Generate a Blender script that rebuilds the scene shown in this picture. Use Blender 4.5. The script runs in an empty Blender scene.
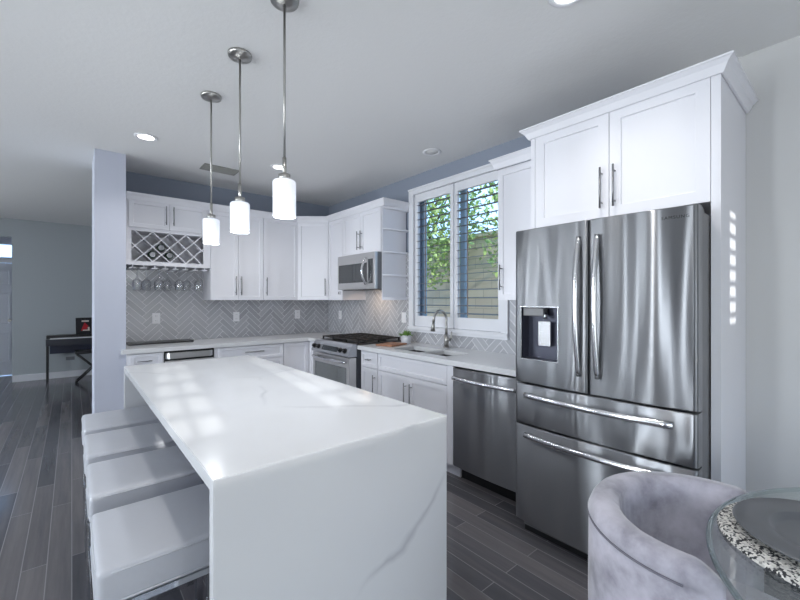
import bpy, bmesh, math, random
from mathutils import Vector, Matrix
random.seed(7)
PI = math.pi
SC = bpy.context.scene
COL = SC.collection

# ------------------------------------------------------------------ camera
PSI = 0.7008
H = 1.37
cam_d = bpy.data.cameras.new('camera'); cam = bpy.data.objects.new('camera', cam_d); COL.objects.link(cam)
cam_d.sensor_width = 36.0; cam_d.lens = 36.0 * 389.1 / 800.0; cam_d.clip_start = 0.02
cam.location = (0, 0, H); cam.rotation_euler = (PI / 2, 0, -PSI)
SC.camera = cam

# ------------------------------------------------------------------ world, sun, daylight fill lamps, exposure
w = bpy.data.worlds.new('sky'); SC.world = w; w.use_nodes = True
wb = w.node_tree.nodes['Background']; wb.inputs[0].default_value = (0.42, 0.64, 1.0, 1); wb.inputs[1].default_value = 3.3

def light(name, kind, loc, energy, color=(1, 1, 1), target=None, **kw):
    d = bpy.data.lights.new(name, kind); d.energy = energy; d.color = color
    for k, v in kw.items(): setattr(d, k, v)
    o = bpy.data.objects.new(name, d); COL.objects.link(o); o.location = loc
    if target is not None:
        o.rotation_euler = (Vector(target) - Vector(loc)).to_track_quat('-Z', 'Y').to_euler()
    return o
light('sun', 'SUN', (0, -8, 6), 5.0, (1.0, 0.96, 0.90), target=(0 + 0.12 * 8, 0, 6 - 0.33 * 8.06), angle=math.radians(.6))
# fill lamps added outside the unseen patio door and left windows
light('patio_fill', 'AREA', (0.7, -1.75, 1.0), 34, (1.0, 0.955, 0.90), target=(0.7, 3, 1.0), shape='RECTANGLE', size=3.0, size_y=1.6)
for yy in (-0.3, 1.6, 3.4, 5.4, 7.2):
    light('window_fill', 'AREA', (-3.85, yy, 1.4), 74 if yy < 5 else 58, (0.96, 0.982, 1.0), target=(0, yy, 1.4), shape='RECTANGLE', size=.34, size_y=2.0)
SC.view_settings.view_transform = 'Standard'; SC.view_settings.look = 'None'
SC.view_settings.gamma = 1.0; SC.view_settings.use_curve_mapping = False
SC.view_settings.exposure = -0.36

# ------------------------------------------------------------------ materials
def s2l(c):
    c = c / 255.0
    return c / 12.92 if c <= 0.04045 else ((c + 0.055) / 1.055) ** 2.4
def rgb(r, g, b): return (s2l(r), s2l(g), s2l(b), 1)
def mat(name, color, rough=0.5, metal=0.0, **kw):
    m = bpy.data.materials.new(name); m.use_nodes = True
    b = m.node_tree.nodes['Principled BSDF']
    b.inputs['Base Color'].default_value = color; b.inputs['Roughness'].default_value = rough; b.inputs['Metallic'].default_value = metal
    for k, v in kw.items(): b.inputs[k.replace('_', ' ')].default_value = v
    return m
def N(m, t, **kw):
    n = m.node_tree.nodes.new(t)
    for k, v in kw.items(): setattr(n, k, v)
    return n
def LK(m, a, b): m.node_tree.links.new(a, b)
def BS(m): return m.node_tree.nodes['Principled BSDF']
def math_n(m, op, a, b=None, c=None):
    n = N(m, 'ShaderNodeMath', operation=op)
    for i, v in enumerate((a, b, c)):
        if v is None: continue
        if isinstance(v, (int, float)): n.inputs[i].default_value = v
        else: LK(m, v, n.inputs[i])
    return n.outputs[0]
def ramp(m, src, stops):
    r = N(m, 'ShaderNodeValToRGB'); e = r.color_ramp.elements
    while len(e) > 1: e.remove(e[-1])
    e[0].position = stops[0][0]; e[0].color = stops[0][1]
    for p, c in stops[1:]:
        k = e.new(p); k.color = c
    LK(m, src, r.inputs[0]); return r.outputs[0]
def objco(m): return N(m, 'ShaderNodeTexCoord').outputs['Object']
def geopos(m): return N(m, 'ShaderNodeNewGeometry').outputs['Position']
def mapping(m, src, scale=(1, 1, 1), rot=(0, 0, 0), loc=(0, 0, 0)):
    n = N(m, 'ShaderNodeMapping'); n.inputs['Scale'].default_value = scale; n.inputs['Rotation'].default_value = rot; n.inputs['Location'].default_value = loc
    LK(m, src, n.inputs[0]); return n.outputs[0]
def noise(m, src, scale, detail=2, rough=.5, out='Fac'):
    n = N(m, 'ShaderNodeTexNoise'); n.inputs['Scale'].default_value = scale; n.inputs['Detail'].default_value = detail; n.inputs['Roughness'].default_value = rough
    LK(m, src, n.inputs['Vector']); return n.outputs[out]
def bump(m, h, strength=.2, dist=.01):
    n = N(m, 'ShaderNodeBump'); n.inputs['Strength'].default_value = strength; n.inputs['Distance'].default_value = dist
    LK(m, h, n.inputs['Height']); LK(m, n.outputs[0], BS(m).inputs['Normal'])

M = {}
M['cab'] = mat('white_lacquer', rgb(232, 232, 238), .35)
M['trim'] = mat('white_trim', rgb(226, 227, 232), .4)
M['wallgrey'] = mat('wall_blue_grey_dimmed', rgb(140, 148, 163), .7); bump(M['wallgrey'], noise(M['wallgrey'], geopos(M['wallgrey']), 60, 3), .08, .004)  # darker tone puts the kitchen's light falloff into the wall colour
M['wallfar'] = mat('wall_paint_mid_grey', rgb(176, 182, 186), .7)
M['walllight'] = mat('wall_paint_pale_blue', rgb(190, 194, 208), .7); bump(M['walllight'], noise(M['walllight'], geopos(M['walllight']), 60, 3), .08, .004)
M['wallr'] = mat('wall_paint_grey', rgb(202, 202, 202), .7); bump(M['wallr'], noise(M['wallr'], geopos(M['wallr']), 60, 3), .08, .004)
M['ceil'] = mat('ceiling_paint', rgb(232, 232, 232), .85); bump(M['ceil'], noise(M['ceil'], geopos(M['ceil']), 38, 4, .6), .25, .006)
M['chrome'] = mat('chrome', (.75, .76, .78, 1), .12, 1)
M['nickel'] = mat('brushed_nickel', (.46, .45, .43, 1), .3, 1)
M['handle'] = mat('handle_steel', (.30, .30, .31, 1), .38, 1)
M['handle_pale'] = mat('handle_polished_steel', (.72, .72, .74, 1), .18, 1)
M['black'] = mat('black_plastic', (.012, .012, .014, 1), .3)
M['iron'] = mat('cast_iron', (.02, .018, .018, 1), .45)
M['darkglass'] = mat('dark_oven_glass', (.03, .035, .04, 1), .06, 0, Coat_Weight=.6)
M['ovenglass'] = mat('oven_mirror_glass', (.30, .32, .32, 1), .08, .85)
M['navy'] = mat('navy_cabinet_paint', rgb(28, 36, 78), .35)
M['plastic'] = mat('white_plastic', rgb(235, 235, 238), .35)
M['slot'] = mat('socket_shadow_plastic', rgb(120, 122, 128), .5)
M['fridge_side'] = mat('grey_fridge_side', rgb(120, 120, 122), .45, .3)
M['pewter'] = mat('vent_grey', rgb(150, 150, 145), .5)

def steel(name, base, axis='x'):
    m = mat(name, base, .26, 1.0)
    c = objco(m)
    sc = (1.2, 1.2, 260) 
    f = noise(m, mapping(m, c, sc), 1.0, 3, .6)
    r = math_n(m, 'MULTIPLY_ADD', f, .10, .31); LK(m, r, BS(m).inputs['Roughness'])
    g = noise(m, mapping(m, c, (4.5, 4.5, .3)), 1.0, 1, .4)
    bump(m, g, .9, .06)
    BS(m).inputs['Anisotropic'].default_value = 1.0
    BS(m).inputs['Anisotropic Rotation'].default_value = .25
    t = N(m, 'ShaderNodeTangent', direction_type='RADIAL', axis='Z'); LK(m, t.outputs[0], BS(m).inputs['Tangent'])
    return m
M['steel'] = steel('brushed_steel', (.30, .305, .32, 1))
M['steel_light'] = mat('satin_steel', (.62, .62, .62, 1), .28, 1)
M['sink'] = mat('sink_steel', (.13, .13, .13, 1), .45, .6)

def quartz(name, base, vein, amount, scale=.9):
    m = mat(name, base, .18); BS(m).inputs['Specular IOR Level'].default_value = .32
    c = mapping(m, geopos(m), loc=(1.37, .62, .2))
    d = N(m, 'ShaderNodeTexNoise'); d.inputs['Scale'].default_value = 1.6; d.inputs['Detail'].default_value = 4; LK(m, c, d.inputs['Vector'])
    mx = N(m, 'ShaderNodeMix', data_type='VECTOR'); mx.inputs[0].default_value = .22
    LK(m, c, mx.inputs[4]); LK(m, d.outputs['Color'], mx.inputs[5])
    v = N(m, 'ShaderNodeTexVoronoi', feature='DISTANCE_TO_EDGE'); v.inputs['Scale'].default_value = scale; LK(m, mx.outputs[1], v.inputs['Vector'])
    line = ramp(m, v.outputs['Distance'], [(0, (1, 1, 1, 1)), (.0025, (.6, .6, .6, 1)), (.007, (0, 0, 0, 1))])
    mask = ramp(m, noise(m, mapping(m, c, loc=(3.3, 1.2, 0)), 1.7, 2), [(.47, (0, 0, 0, 1)), (.62, (1, 1, 1, 1))])
    k = math_n(m, 'MULTIPLY', line, mask); k = math_n(m, 'MULTIPLY', k, amount)
    cm = N(m, 'ShaderNodeMix', data_type='RGBA'); LK(m, k, cm.inputs[0]); cm.inputs[6].default_value = base; cm.inputs[7].default_value = vein
    cl = noise(m, c, 2.2, 4); cc = ramp(m, cl, [(.35, (.96, .96, .97, 1)), (.65, (1, 1, 1, 1))])
    mm = N(m, 'ShaderNodeMix', data_type='RGBA', blend_type='MULTIPLY'); mm.inputs[0].default_value = 1
    LK(m, cm.outputs[2], mm.inputs[6]); LK(m, cc, mm.inputs[7]); LK(m, mm.outputs[2], BS(m).inputs['Base Color'])
    return m
M['quartz'] = quartz('white_quartz', rgb(218, 219, 221), rgb(165, 165, 172), .55, .6)

def floor_mat():
    m = mat('dark_wood_floor', rgb(60, 60, 65), .25)
    c = geopos(m)
    # planks run along Y: brick texture with rows along X
    mp = mapping(m, c, rot=(0, 0, PI / 2))
    b = N(m, 'ShaderNodeTexBrick'); b.offset = .37; b.offset_frequency = 2
    b.inputs['Color1'].default_value = (0, 0, 0, 1); b.inputs['Color2'].default_value = (1, 1, 1, 1); b.inputs['Mortar'].default_value = (.5, .5, .5, 1)
    b.inputs['Scale'].default_value = 1; b.inputs['Mortar Size'].default_value = .0024; b.inputs['Mortar Smooth'].default_value = .3
    b.inputs['Brick Width'].default_value = 1.15; b.inputs['Row Height'].default_value = .098
    LK(m, mp, b.inputs['Vector'])
    g = noise(m, mapping(m, c, (26, 1.3, 1)), 1.0, 5, .62)
    a = math_n(m, 'ADD', math_n(m, 'MULTIPLY', b.outputs['Color'], .38), math_n(m, 'MULTIPLY_ADD', g, .55, .2))
    col = ramp(m, a, [(.3, rgb(70, 71, 78)), (.6, rgb(90, 89, 94)), (.95, rgb(120, 116, 118))])
    cm = N(m, 'ShaderNodeMix', data_type='RGBA'); LK(m, b.outputs['Fac'], cm.inputs[0]); LK(m, col, cm.inputs[6]); cm.inputs[7].default_value = rgb(138, 136, 140)
    LK(m, cm.outputs[2], BS(m).inputs['Base Color'])
    LK(m, math_n(m, 'MULTIPLY_ADD', g, .2, .06), BS(m).inputs['Roughness'])
    hh = math_n(m, 'MULTIPLY_ADD', b.outputs['Fac'], -1.0, math_n(m, 'MULTIPLY', g, .5))
    bump(m, hh, .35, .004)
    return m
M['floor'] = floor_mat()

def herring(name, axis):
    m = mat(name, (.5, .5, .5, 1), .25)
    s = N(m, 'ShaderNodeSeparateXYZ'); LK(m, geopos(m), s.inputs[0])
    h = s.outputs[axis]; z = s.outputs[2]
    wd = 0.055; n = 4; k = .70710678 / wd
    u = math_n(m, 'MULTIPLY', math_n(m, 'ADD', h, z), k); u = math_n(m, 'ADD', u, 200.3)
    v = math_n(m, 'MULTIPLY', math_n(m, 'SUBTRACT', z, h), k); v = math_n(m, 'ADD', v, 200.1)
    i = math_n(m, 'FLOOR', u); j = math_n(m, 'FLOOR', v); fu = math_n(m, 'FRACT', u); fv = math_n(m, 'FRACT', v)
    kk = math_n(m, 'MODULO', math_n(m, 'ADD', math_n(m, 'SUBTRACT', i, j), 8.0 * 200), 2.0 * n)
    isv = math_n(m, 'GREATER_THAN', kk, n - .5)
    # along-coordinates
    ah = math_n(m, 'ADD', kk, fu)
    p = math_n(m, 'SUBTRACT', 2.0 * n - 1, kk); av = math_n(m, 'ADD', p, fv)
    def pick(a, b):  # isv ? b : a
        return math_n(m, 'ADD', a, math_n(m, 'MULTIPLY', isv, math_n(m, 'SUBTRACT', b, a)))
    al = pick(ah, av); ac = pick(fv, fu)
    e1 = math_n(m, 'MINIMUM', al, math_n(m, 'SUBTRACT', float(n), al))
    e2 = math_n(m, 'MINIMUM', ac, math_n(m, 'SUBTRACT', 1.0, ac))
    e = math_n(m, 'MINIMUM', e1, e2)
    grout = math_n(m, 'LESS_THAN', e, .035)
    idu = pick(math_n(m, 'SUBTRACT', i, kk), i); idv = pick(j, math_n(m, 'SUBTRACT', j, p))
    cx = N(m, 'ShaderNodeCombineXYZ'); LK(m, idu, cx.inputs[0]); LK(m, idv, cx.inputs[1]); LK(m, isv, cx.inputs[2])
    wn = N(m, 'ShaderNodeTexWhiteNoise', noise_dimensions='3D'); LK(m, cx.outputs[0], wn.inputs['Vector'])
    col = ramp(m, wn.outputs['Value'], [(0, rgb(164, 165, 170)), (1, rgb(182, 183, 188))])
    cm = N(m, 'ShaderNodeMix', data_type='RGBA'); LK(m, grout, cm.inputs[0]); LK(m, col, cm.inputs[6]); cm.inputs[7].default_value = rgb(232, 232, 234)
    LK(m, cm.outputs[2], BS(m).inputs['Base Color'])
    LK(m, math_n(m, 'MULTIPLY_ADD', grout, .5, .2), BS(m).inputs['Roughness'])
    bump(m, math_n(m, 'SUBTRACT', 1.0, grout), .4, .002)
    return m
M['tile_b'] = herring('herringbone_tile_back', 0)
M['tile_r'] = herring('herringbone_tile_right', 1)

def glass(name, tint=(1, 1, 1, 1), refl=.08):
    m = bpy.data.materials.new(name); m.use_nodes = True; nt = m.node_tree; nt.nodes.clear()
    o = nt.nodes.new('ShaderNodeOutputMaterial'); mx = nt.nodes.new('ShaderNodeMixShader')
    t = nt.nodes.new('ShaderNodeBsdfTransparent'); t.inputs[0].default_value = tint
    g = nt.nodes.new('ShaderNodeBsdfGlossy'); g.inputs['Roughness'].default_value = .03
    f = nt.nodes.new('ShaderNodeLayerWeight'); f.inputs[0].default_value = refl + .25
    mu = nt.nodes.new('ShaderNodeMath'); mu.operation = 'MULTIPLY_ADD'; mu.inputs[1].default_value = .6; mu.inputs[2].default_value = refl * .4
    nt.links.new(f.outputs['Facing'], mu.inputs[0]); p = nt.nodes.new('ShaderNodeMath'); p.operation = 'POWER'; p.inputs[1].default_value = 1.6
    nt.links.new(mu.outputs[0], p.inputs[0]); nt.links.new(p.outputs[0], mx.inputs[0])
    nt.links.new(t.outputs[0], mx.inputs[1]); nt.links.new(g.outputs[0], mx.inputs[2]); nt.links.new(mx.outputs[0], o.inputs[0])
    return m
M['glass'] = glass('window_glass', (.97, .99, 1, 1), -.12)
M['tableglass'] = glass('table_glass', (.90, .93, .925, 1), .2)
M['stemglass'] = glass('stemware_glass', (.99, .995, 1, 1), .42)
M['glassedge'] = mat('table_glass_edge', rgb(150, 172, 172), .1)
M['leather'] = mat('pale_grey_vinyl', rgb(188, 190, 197), .36); bump(M['leather'], noise(M['leather'], geopos(M['leather']), 9, 3), .25, .01)
def emis(name, col, st, base=(.9, .9, .9, 1)):
    m = mat(name, base, .4); BS(m).inputs['Emission Color'].default_value = col; BS(m).inputs['Emission Strength'].default_value = st; return m
M['lamp'] = emis('recessed_lamp_lens', (1, 1, 1, 1), 9)
M['bulb'] = emis('lamp_bulb', (.9, .95, 1, 1), 2.5)
def shade_mat():
    m = emis('frosted_glass_shade', (.93, .96, 1, 1), .12, rgb(240, 242, 248))
    BS(m).inputs['Transmission Weight'].default_value = 0
    BS(m).inputs['Alpha'].default_value = .78
    return m
M['shade'] = shade_mat()
def velvet():
    m = mat('grey_velvet', rgb(150, 148, 158), .85)
    a = noise(m, geopos(m), 7, 5, .6); c = ramp(m, a, [(.34, rgb(132, 130, 140)), (.5, rgb(168, 165, 176)), (.68, rgb(190, 187, 198))])
    LK(m, c, BS(m).inputs['Base Color']); BS(m).inputs['Sheen Weight'].default_value = .6; BS(m).inputs['Sheen Roughness'].default_value = .4
    return m
M['velvet'] = velvet()
def mat_weave():
    m = mat('black_white_weave', (.5, .5, .5, 1), .8)
    v = N(m, 'ShaderNodeTexVoronoi'); v.inputs['Scale'].default_value = 190; LK(m, geopos(m), v.inputs['Vector'])
    s = N(m, 'ShaderNodeSeparateColor'); LK(m, v.outputs['Color'], s.inputs[0])
    c = ramp(m, s.outputs[0], [(.0, rgb(40, 40, 44)), (.34, rgb(60, 60, 64)), (.42, rgb(190, 188, 184)), (1, rgb(225, 222, 216))])
    LK(m, c, BS(m).inputs['Base Color']); bump(m, v.outputs['Distance'], .6, .004); return m
M['weave'] = mat_weave()
M['plate'] = mat('dark_grey_stoneware', rgb(88, 90, 94), .3)
M['green'] = mat('succulent_green', rgb(96, 136, 60), .5)
M['pot'] = mat('pale_ceramic', rgb(206, 208, 214), .35)
M['wood'] = mat('cutting_board_wood', rgb(150, 96, 66), .5)
g_ = noise(M['wood'], mapping(M['wood'], geopos(M['wood']), (40, 4, 4)), 1, 3); LK(M['wood'], ramp(M['wood'], g_, [(.3, rgb(120, 74, 50)), (.7, rgb(176, 122, 88))]), BS(M['wood']).inputs['Base Color'])
M['bark'] = mat('tree_bark', rgb(92, 78, 66), .9)
M['leaf'] = mat('tree_leaf', rgb(158, 182, 112), .6)
def stucco():
    m = mat('beige_block_wall', rgb(186, 168, 142), .9)
    b = N(m, 'ShaderNodeTexBrick'); b.inputs['Color1'].default_value = rgb(232, 214, 186); b.inputs['Color2'].default_value = rgb(222, 202, 174); b.inputs['Mortar'].default_value = rgb(196, 178, 152)
    b.inputs['Scale'].default_value = 1; b.inputs['Brick Width'].default_value = .4; b.inputs['Row Height'].default_value = .2; b.inputs['Mortar Size'].default_value = .006
    LK(m, mapping(m, geopos(m), rot=(PI / 2, 0, PI / 2)), b.inputs['Vector']); 
    s = N(m, 'ShaderNodeSeparateXYZ'); LK(m, geopos(m), s.inputs[0]); cx = N(m, 'ShaderNodeCombineXYZ'); LK(m, s.outputs[1], cx.inputs[0]); LK(m, s.outputs[2], cx.inputs[1]); LK(m, cx.outputs[0], b.inputs['Vector'])
    LK(m, b.outputs['Color'], BS(m).inputs['Base Color']); return m
M['stucco'] = stucco()
M['louver'] = mat('louver_backlit_grey', rgb(126, 126, 130), .5)  # white louvers coloured grey, backlit shade put into the colour
M['gravel'] = mat('gravel', rgb(168, 156, 140), .95)
M['bottle'] = mat('dark_bottle_glass', (.02, .05, .03, 1), .08, 0, Coat_Weight=.5)
M['foil'] = mat('bottle_foil', rgb(150, 150, 156), .3, .8)
M['red'] = mat('red_print', rgb(190, 40, 50), .5)
M['cream'] = mat('cream_print', rgb(225, 215, 205), .5)
M['ink'] = mat('dark_print', rgb(32, 30, 34), .5)
M['vinylframe'] = mat('grey_blue_window_frame', rgb(150, 170, 184), .5)
M['door'] = mat('white_door_paint', rgb(214, 218, 228), .4)

# ------------------------------------------------------------------ mesh helpers
def box(bm, x0, x1, y0, y1, z0, z1, bev=0.0, seg=2):
    t = bmesh.new(); bmesh.ops.create_cube(t, size=1)
    for v in t.verts:
        v.co = Vector((x0 if v.co.x < 0 else x1, y0 if v.co.y < 0 else y1, z0 if v.co.z < 0 else z1))
    if bev > 0: bmesh.ops.bevel(t, geom=t.edges[:], offset=bev, segments=seg, profile=.6, affect='EDGES')
    merge(bm, t)
def merge(bm, t, mtx=None):
    if mtx is not None: t.transform(mtx)
    mp = {v: bm.verts.new(v.co) for v in t.verts}
    for f in t.faces:
        try:
            nf = bm.faces.new([mp[v] for v in f.verts]); nf.material_index = f.material_index; nf.smooth = f.smooth
        except ValueError: pass
    t.free()
def cyl(bm, p0, p1, r, seg=20, r1=None):
    p0, p1 = Vector(p0), Vector(p1); d = p1 - p0
    t = bmesh.new(); bmesh.ops.create_cone(t, cap_ends=True, segments=seg, radius1=r, radius2=r if r1 is None else r1, depth=d.length)
    for f in t.faces: f.smooth = len(f.verts) == 4
    merge(bm, t, Matrix.Translation((p0 + p1) / 2) @ d.to_track_quat('Z', 'Y').to_matrix().to_4x4())
def tube(bm, pts, r, seg=12, flat=1.0):
    pts = [Vector(p) for p in pts]; n = len(pts); rings = []
    t0 = (pts[1] - pts[0]).normalized(); up = Vector((0, 0, 1)) if abs(t0.z) < .9 else Vector((1, 0, 0))
    a = t0.cross(up).normalized()
    for i, p in enumerate(pts):
        t = (pts[min(i + 1, n - 1)] - pts[max(i - 1, 0)]).normalized()
        a = (a - t * a.dot(t)).normalized(); b = t.cross(a)
        rr = r[i] if isinstance(r, (list, tuple)) else r
        rings.append([bm.verts.new(p + (a * math.cos(2 * PI * k / seg) + b * math.sin(2 * PI * k / seg) * flat) * rr) for k in range(seg)])
    for i in range(n - 1):
        for k in range(seg):
            f = bm.faces.new((rings[i][k], rings[i][(k + 1) % seg], rings[i + 1][(k + 1) % seg], rings[i + 1][k])); f.smooth = True
    bm.faces.new(rings[0][::-1]); bm.faces.new(rings[-1])
def lathe(bm, prof, seg=40, c=(0, 0, 0), a0=0, a1=2 * PI):
    full = abs(a1 - a0 - 2 * PI) < 1e-6; cnt = seg if full else seg + 1; R = []
    for r, z in prof:
        if r < 1e-6: R.append([bm.verts.new((c[0], c[1], c[2] + z))]); continue
        R.append([bm.verts.new((c[0] + r * math.cos(a0 + (a1 - a0) * k / seg), c[1] + r * math.sin(a0 + (a1 - a0) * k / seg), c[2] + z)) for k in range(cnt)])
    for a, b in zip(R[:-1], R[1:]):
        for k in range(seg):
            k2 = (k + 1) % cnt
            vs = ([a[0]] if len(a) == 1 else [a[k], a[k2]]) + ([b[0]] if len(b) == 1 else [b[k2], b[k]])
            if len(vs) > 2:
                f = bm.faces.new(vs); f.smooth = True
def prism(bm, poly, z0, z1):
    lo = [bm.verts.new((x, y, z0)) for x, y in poly]; hi = [bm.verts.new((x, y, z1)) for x, y in poly]
    n = len(poly); bm.faces.new(lo[::-1]); bm.faces.new(hi)
    for i in range(n): bm.faces.new((lo[i], lo[(i + 1) % n], hi[(i + 1) % n], hi[i]))
def grid_solid(bm, us, vs, holes, t0, t1, fn):
    """solid slab from grid cells; holes: set of (i,j); fn(u,v,t)->xyz"""
    nu, nv = len(us) - 1, len(vs) - 1; V = {}
    def g(i, j, k):
        if (i, j, k) not in V: V[(i, j, k)] = bm.verts.new(fn(us[i], vs[j], t1 if k else t0))
        return V[(i, j, k)]
    on = lambda i, j: 0 <= i < nu and 0 <= j < nv and (i, j) not in holes
    for i in range(nu):
        for j in range(nv):
            if not on(i, j): continue
            bm.faces.new([g(i, j, 1), g(i + 1, j, 1), g(i + 1, j + 1, 1), g(i, j + 1, 1)])
            bm.faces.new([g(i, j, 0), g(i, j + 1, 0), g(i + 1, j + 1, 0), g(i + 1, j, 0)])
            if not on(i - 1, j): bm.faces.new([g(i, j, 0), g(i, j, 1), g(i, j + 1, 1), g(i, j + 1, 0)])
            if not on(i + 1, j): bm.faces.new([g(i + 1, j, 0), g(i + 1, j + 1, 0), g(i + 1, j + 1, 1), g(i + 1, j, 1)])
            if not on(i, j - 1): bm.faces.new([g(i, j, 0), g(i + 1, j, 0), g(i + 1, j, 1), g(i, j, 1)])
            if not on(i, j + 1): bm.faces.new([g(i, j + 1, 0), g(i, j + 1, 1), g(i + 1, j + 1, 1), g(i + 1, j + 1, 0)])
def shaker(bm, x0, x1, z0, z1, y=-.02, t=.02, rail=.06, rec=.010):
    tb = bmesh.new(); bmesh.ops.create_cube(tb, size=1)
    for v in tb.verts: v.co = Vector((x0 if v.co.x < 0 else x1, y if v.co.y < 0 else y + t, z0 if v.co.z < 0 else z1))
    f = [f for f in tb.faces if f.normal.y < -.9][0]
    rail = min(rail, (x1 - x0) * .3, (z1 - z0) * .3)
    bmesh.ops.inset_region(tb, faces=[f], thickness=rail, depth=0)
    f = [q for q in tb.faces if q.normal.y < -.9 and abs(q.calc_center_median().x - (x0 + x1) / 2) < 1e-4 and abs(q.calc_center_median().z - (z0 + z1) / 2) < 1e-4][0]
    r = bmesh.ops.inset_region(tb, faces=[f], thickness=.004, depth=-rec)
    merge(bm, tb)
def link(name, bm, m, parent=None, smooth=False, recalc=True):
    if recalc: bmesh.ops.recalc_face_normals(bm, faces=bm.faces[:])
    me = bpy.data.meshes.new(name); bm.to_mesh(me); bm.free()
    for x in (m if isinstance(m, (list, tuple)) else [m]): me.materials.append(x)
    o = bpy.data.objects.new(name, me); COL.objects.link(o)
    if smooth:
        for p in me.polygons: p.use_smooth = True
    if parent is not None: o.parent = parent
    return o
def struct(name, bm, m):
    o = link(name, bm, m); o['kind'] = 'structure'; return o
def tag(o, label, cat, group=None):
    o['label'] = label; o['category'] = cat
    if group: o['group'] = group
    return o
def thing(name, label, cat, loc=(0, 0, 0), rz=0, group=None):
    o = bpy.data.objects.new(name, None); COL.objects.link(o); o.location = loc; o.rotation_euler = (0, 0, rz); o.empty_display_size = .1
    return tag(o, label, cat, group)
def B(fn, *a, **k):
    bm = bmesh.new(); fn(bm, *a, **k); return bm
def copy_tree(o, parent=None):
    c = o.copy(); COL.objects.link(c); c.parent = parent
    for ch in list(o.children): copy_tree(ch, c)
    return c

# ------------------------------------------------------------------ room constants
ZC = 2.72; XW = 2.84; YB = 4.97; YR = -1.5; XL = -3.6; YF = 9.1; YE = 9.95
# floor, ceiling
struct('floor', B(box, XL - .15, XW + .15, YR - .15, YE + .15, -.1, 0), M['floor'])
struct('ceiling', B(box, XL - .15, XW + .15, YR - .15, YE + .15, ZC, ZC + .12), M['ceil'])
# right wall with window hole
WY0, WY1, WZ0, WZ1 = 1.99, 3.115, 1.09, 2.505
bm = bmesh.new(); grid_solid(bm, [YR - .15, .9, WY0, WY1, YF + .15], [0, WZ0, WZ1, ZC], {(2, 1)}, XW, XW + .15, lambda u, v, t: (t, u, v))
for f in bm.faces: f.material_index = 1 if f.calc_center_median().y > .9 else 0  # one wall, its kitchen stretch coloured darker for light falloff
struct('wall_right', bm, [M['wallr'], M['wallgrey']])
# kitchen back wall (deep enough to end behind the pillar)
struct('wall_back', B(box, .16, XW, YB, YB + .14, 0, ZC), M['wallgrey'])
struct('wall_pillar', B(box, .155, .385, 4.40, YB, 0, ZC), M['walllight'])
# unseen left and rear walls; openings added for daylight and sun patches
wl = [(-.55, -.05), (1.35, 1.85), (3.15, 3.65), (5.15, 5.65), (6.95, 7.45)]
ys = [YR - .15] + [v for p in wl for v in p] + [YE + .15]
bm = bmesh.new(); grid_solid(bm, ys, [0, .4, 2.4, ZC], {(2 * i + 1, 1) for i in range(5)}, XL - .15, XL, lambda u, v, t: (t, u, v))
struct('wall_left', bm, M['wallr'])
xs = [XL, -.75, -.16, .08, .46, .72, 2.0, 2.17, 2.36, XW]
zs = [0, .06, 1.84, 1.88, 2.50, ZC]
holes = {(i, 1) for i in (1, 2, 3, 4, 5)} | {(i, 3) for i in (2, 4, 7)}
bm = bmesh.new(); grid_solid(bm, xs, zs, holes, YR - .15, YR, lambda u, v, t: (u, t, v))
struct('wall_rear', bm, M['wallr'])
# far wall with entry opening
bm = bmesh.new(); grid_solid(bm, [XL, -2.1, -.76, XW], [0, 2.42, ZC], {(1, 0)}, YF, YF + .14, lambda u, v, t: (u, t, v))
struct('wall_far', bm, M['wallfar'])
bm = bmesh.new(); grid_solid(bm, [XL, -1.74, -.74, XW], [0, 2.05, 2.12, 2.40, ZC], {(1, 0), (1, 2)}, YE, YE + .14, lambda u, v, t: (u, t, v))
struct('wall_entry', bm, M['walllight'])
struct('baseboard_far', B(box, -.755, XW, YF - .018, YF, 0, .11, .003), M['trim'])
# left and rear windows, unseen, added to let light in; then entry transom
def plain_window(name, a0, a1, z0, z1, plane, at, ncol, nrow, mun=.022):
    """frame + muntins + pane; plane 'x' or 'y'"""
    def bx(bm, u0, u1, v0, v1, t):
        if plane == 'y': box(bm, u0, u1, at - t, at + t, v0, v1)
        else: box(bm, at - t, at + t, u0, u1, v0, v1)
    bm = bmesh.new(); f = .025
    bx(bm, a0, a0 + f, z0, z1, .03); bx(bm, a1 - f, a1, z0, z1, .03); bx(bm, a0 + f, a1 - f, z0, z0 + f, .03); bx(bm, a0 + f, a1 - f, z1 - f, z1, .03)
    for i in range(1, ncol):
        u = a0 + (a1 - a0) * i / ncol; bx(bm, u - mun / 2, u + mun / 2, z0 + f, z1 - f, .012)
    for i in range(1, nrow):
        v = z0 + (z1 - z0) * i / nrow; bx(bm, a0 + f, a1 - f, v - mun / 2, v + mun / 2, .012)
    fr = struct(name, bm, M['trim'])
    bm = bmesh.new(); bx(bm, a0 + f, a1 - f, z0 + f, z1 - f, .003)
    link('pane', bm, M['glass'], fr)
k = 2
for a, b in wl:
    plain_window('window_%d' % k, a, b, .4, 2.4, 'x', XL - .08, 1, 1); k += 1
plain_window('window_%d' % k, -.75, 2.0, .06, 1.84, 'y', YR - .08, 2, 1, .06); k += 1
for a, b in ((-.16, .08), (.46, .72)):
    plain_window('window_%d' % k, a, b, 1.88, 2.50, 'y', YR - .08, 2, 5, .02); k += 1  # unseen transoms added, their muntins shape the sun patches on the island
plain_window('window_%d' % k, 2.17, 2.36, 1.88, 2.50, 'y', YR - .08, 1, 8, .02); k += 1  # unseen slatted transom added to stripe sun onto the refrigerator panel
plain_window('window_%d' % k, -1.74, -.74, 2.12, 2.40, 'y', YE + .06, 3, 1, .03); k += 1
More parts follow.
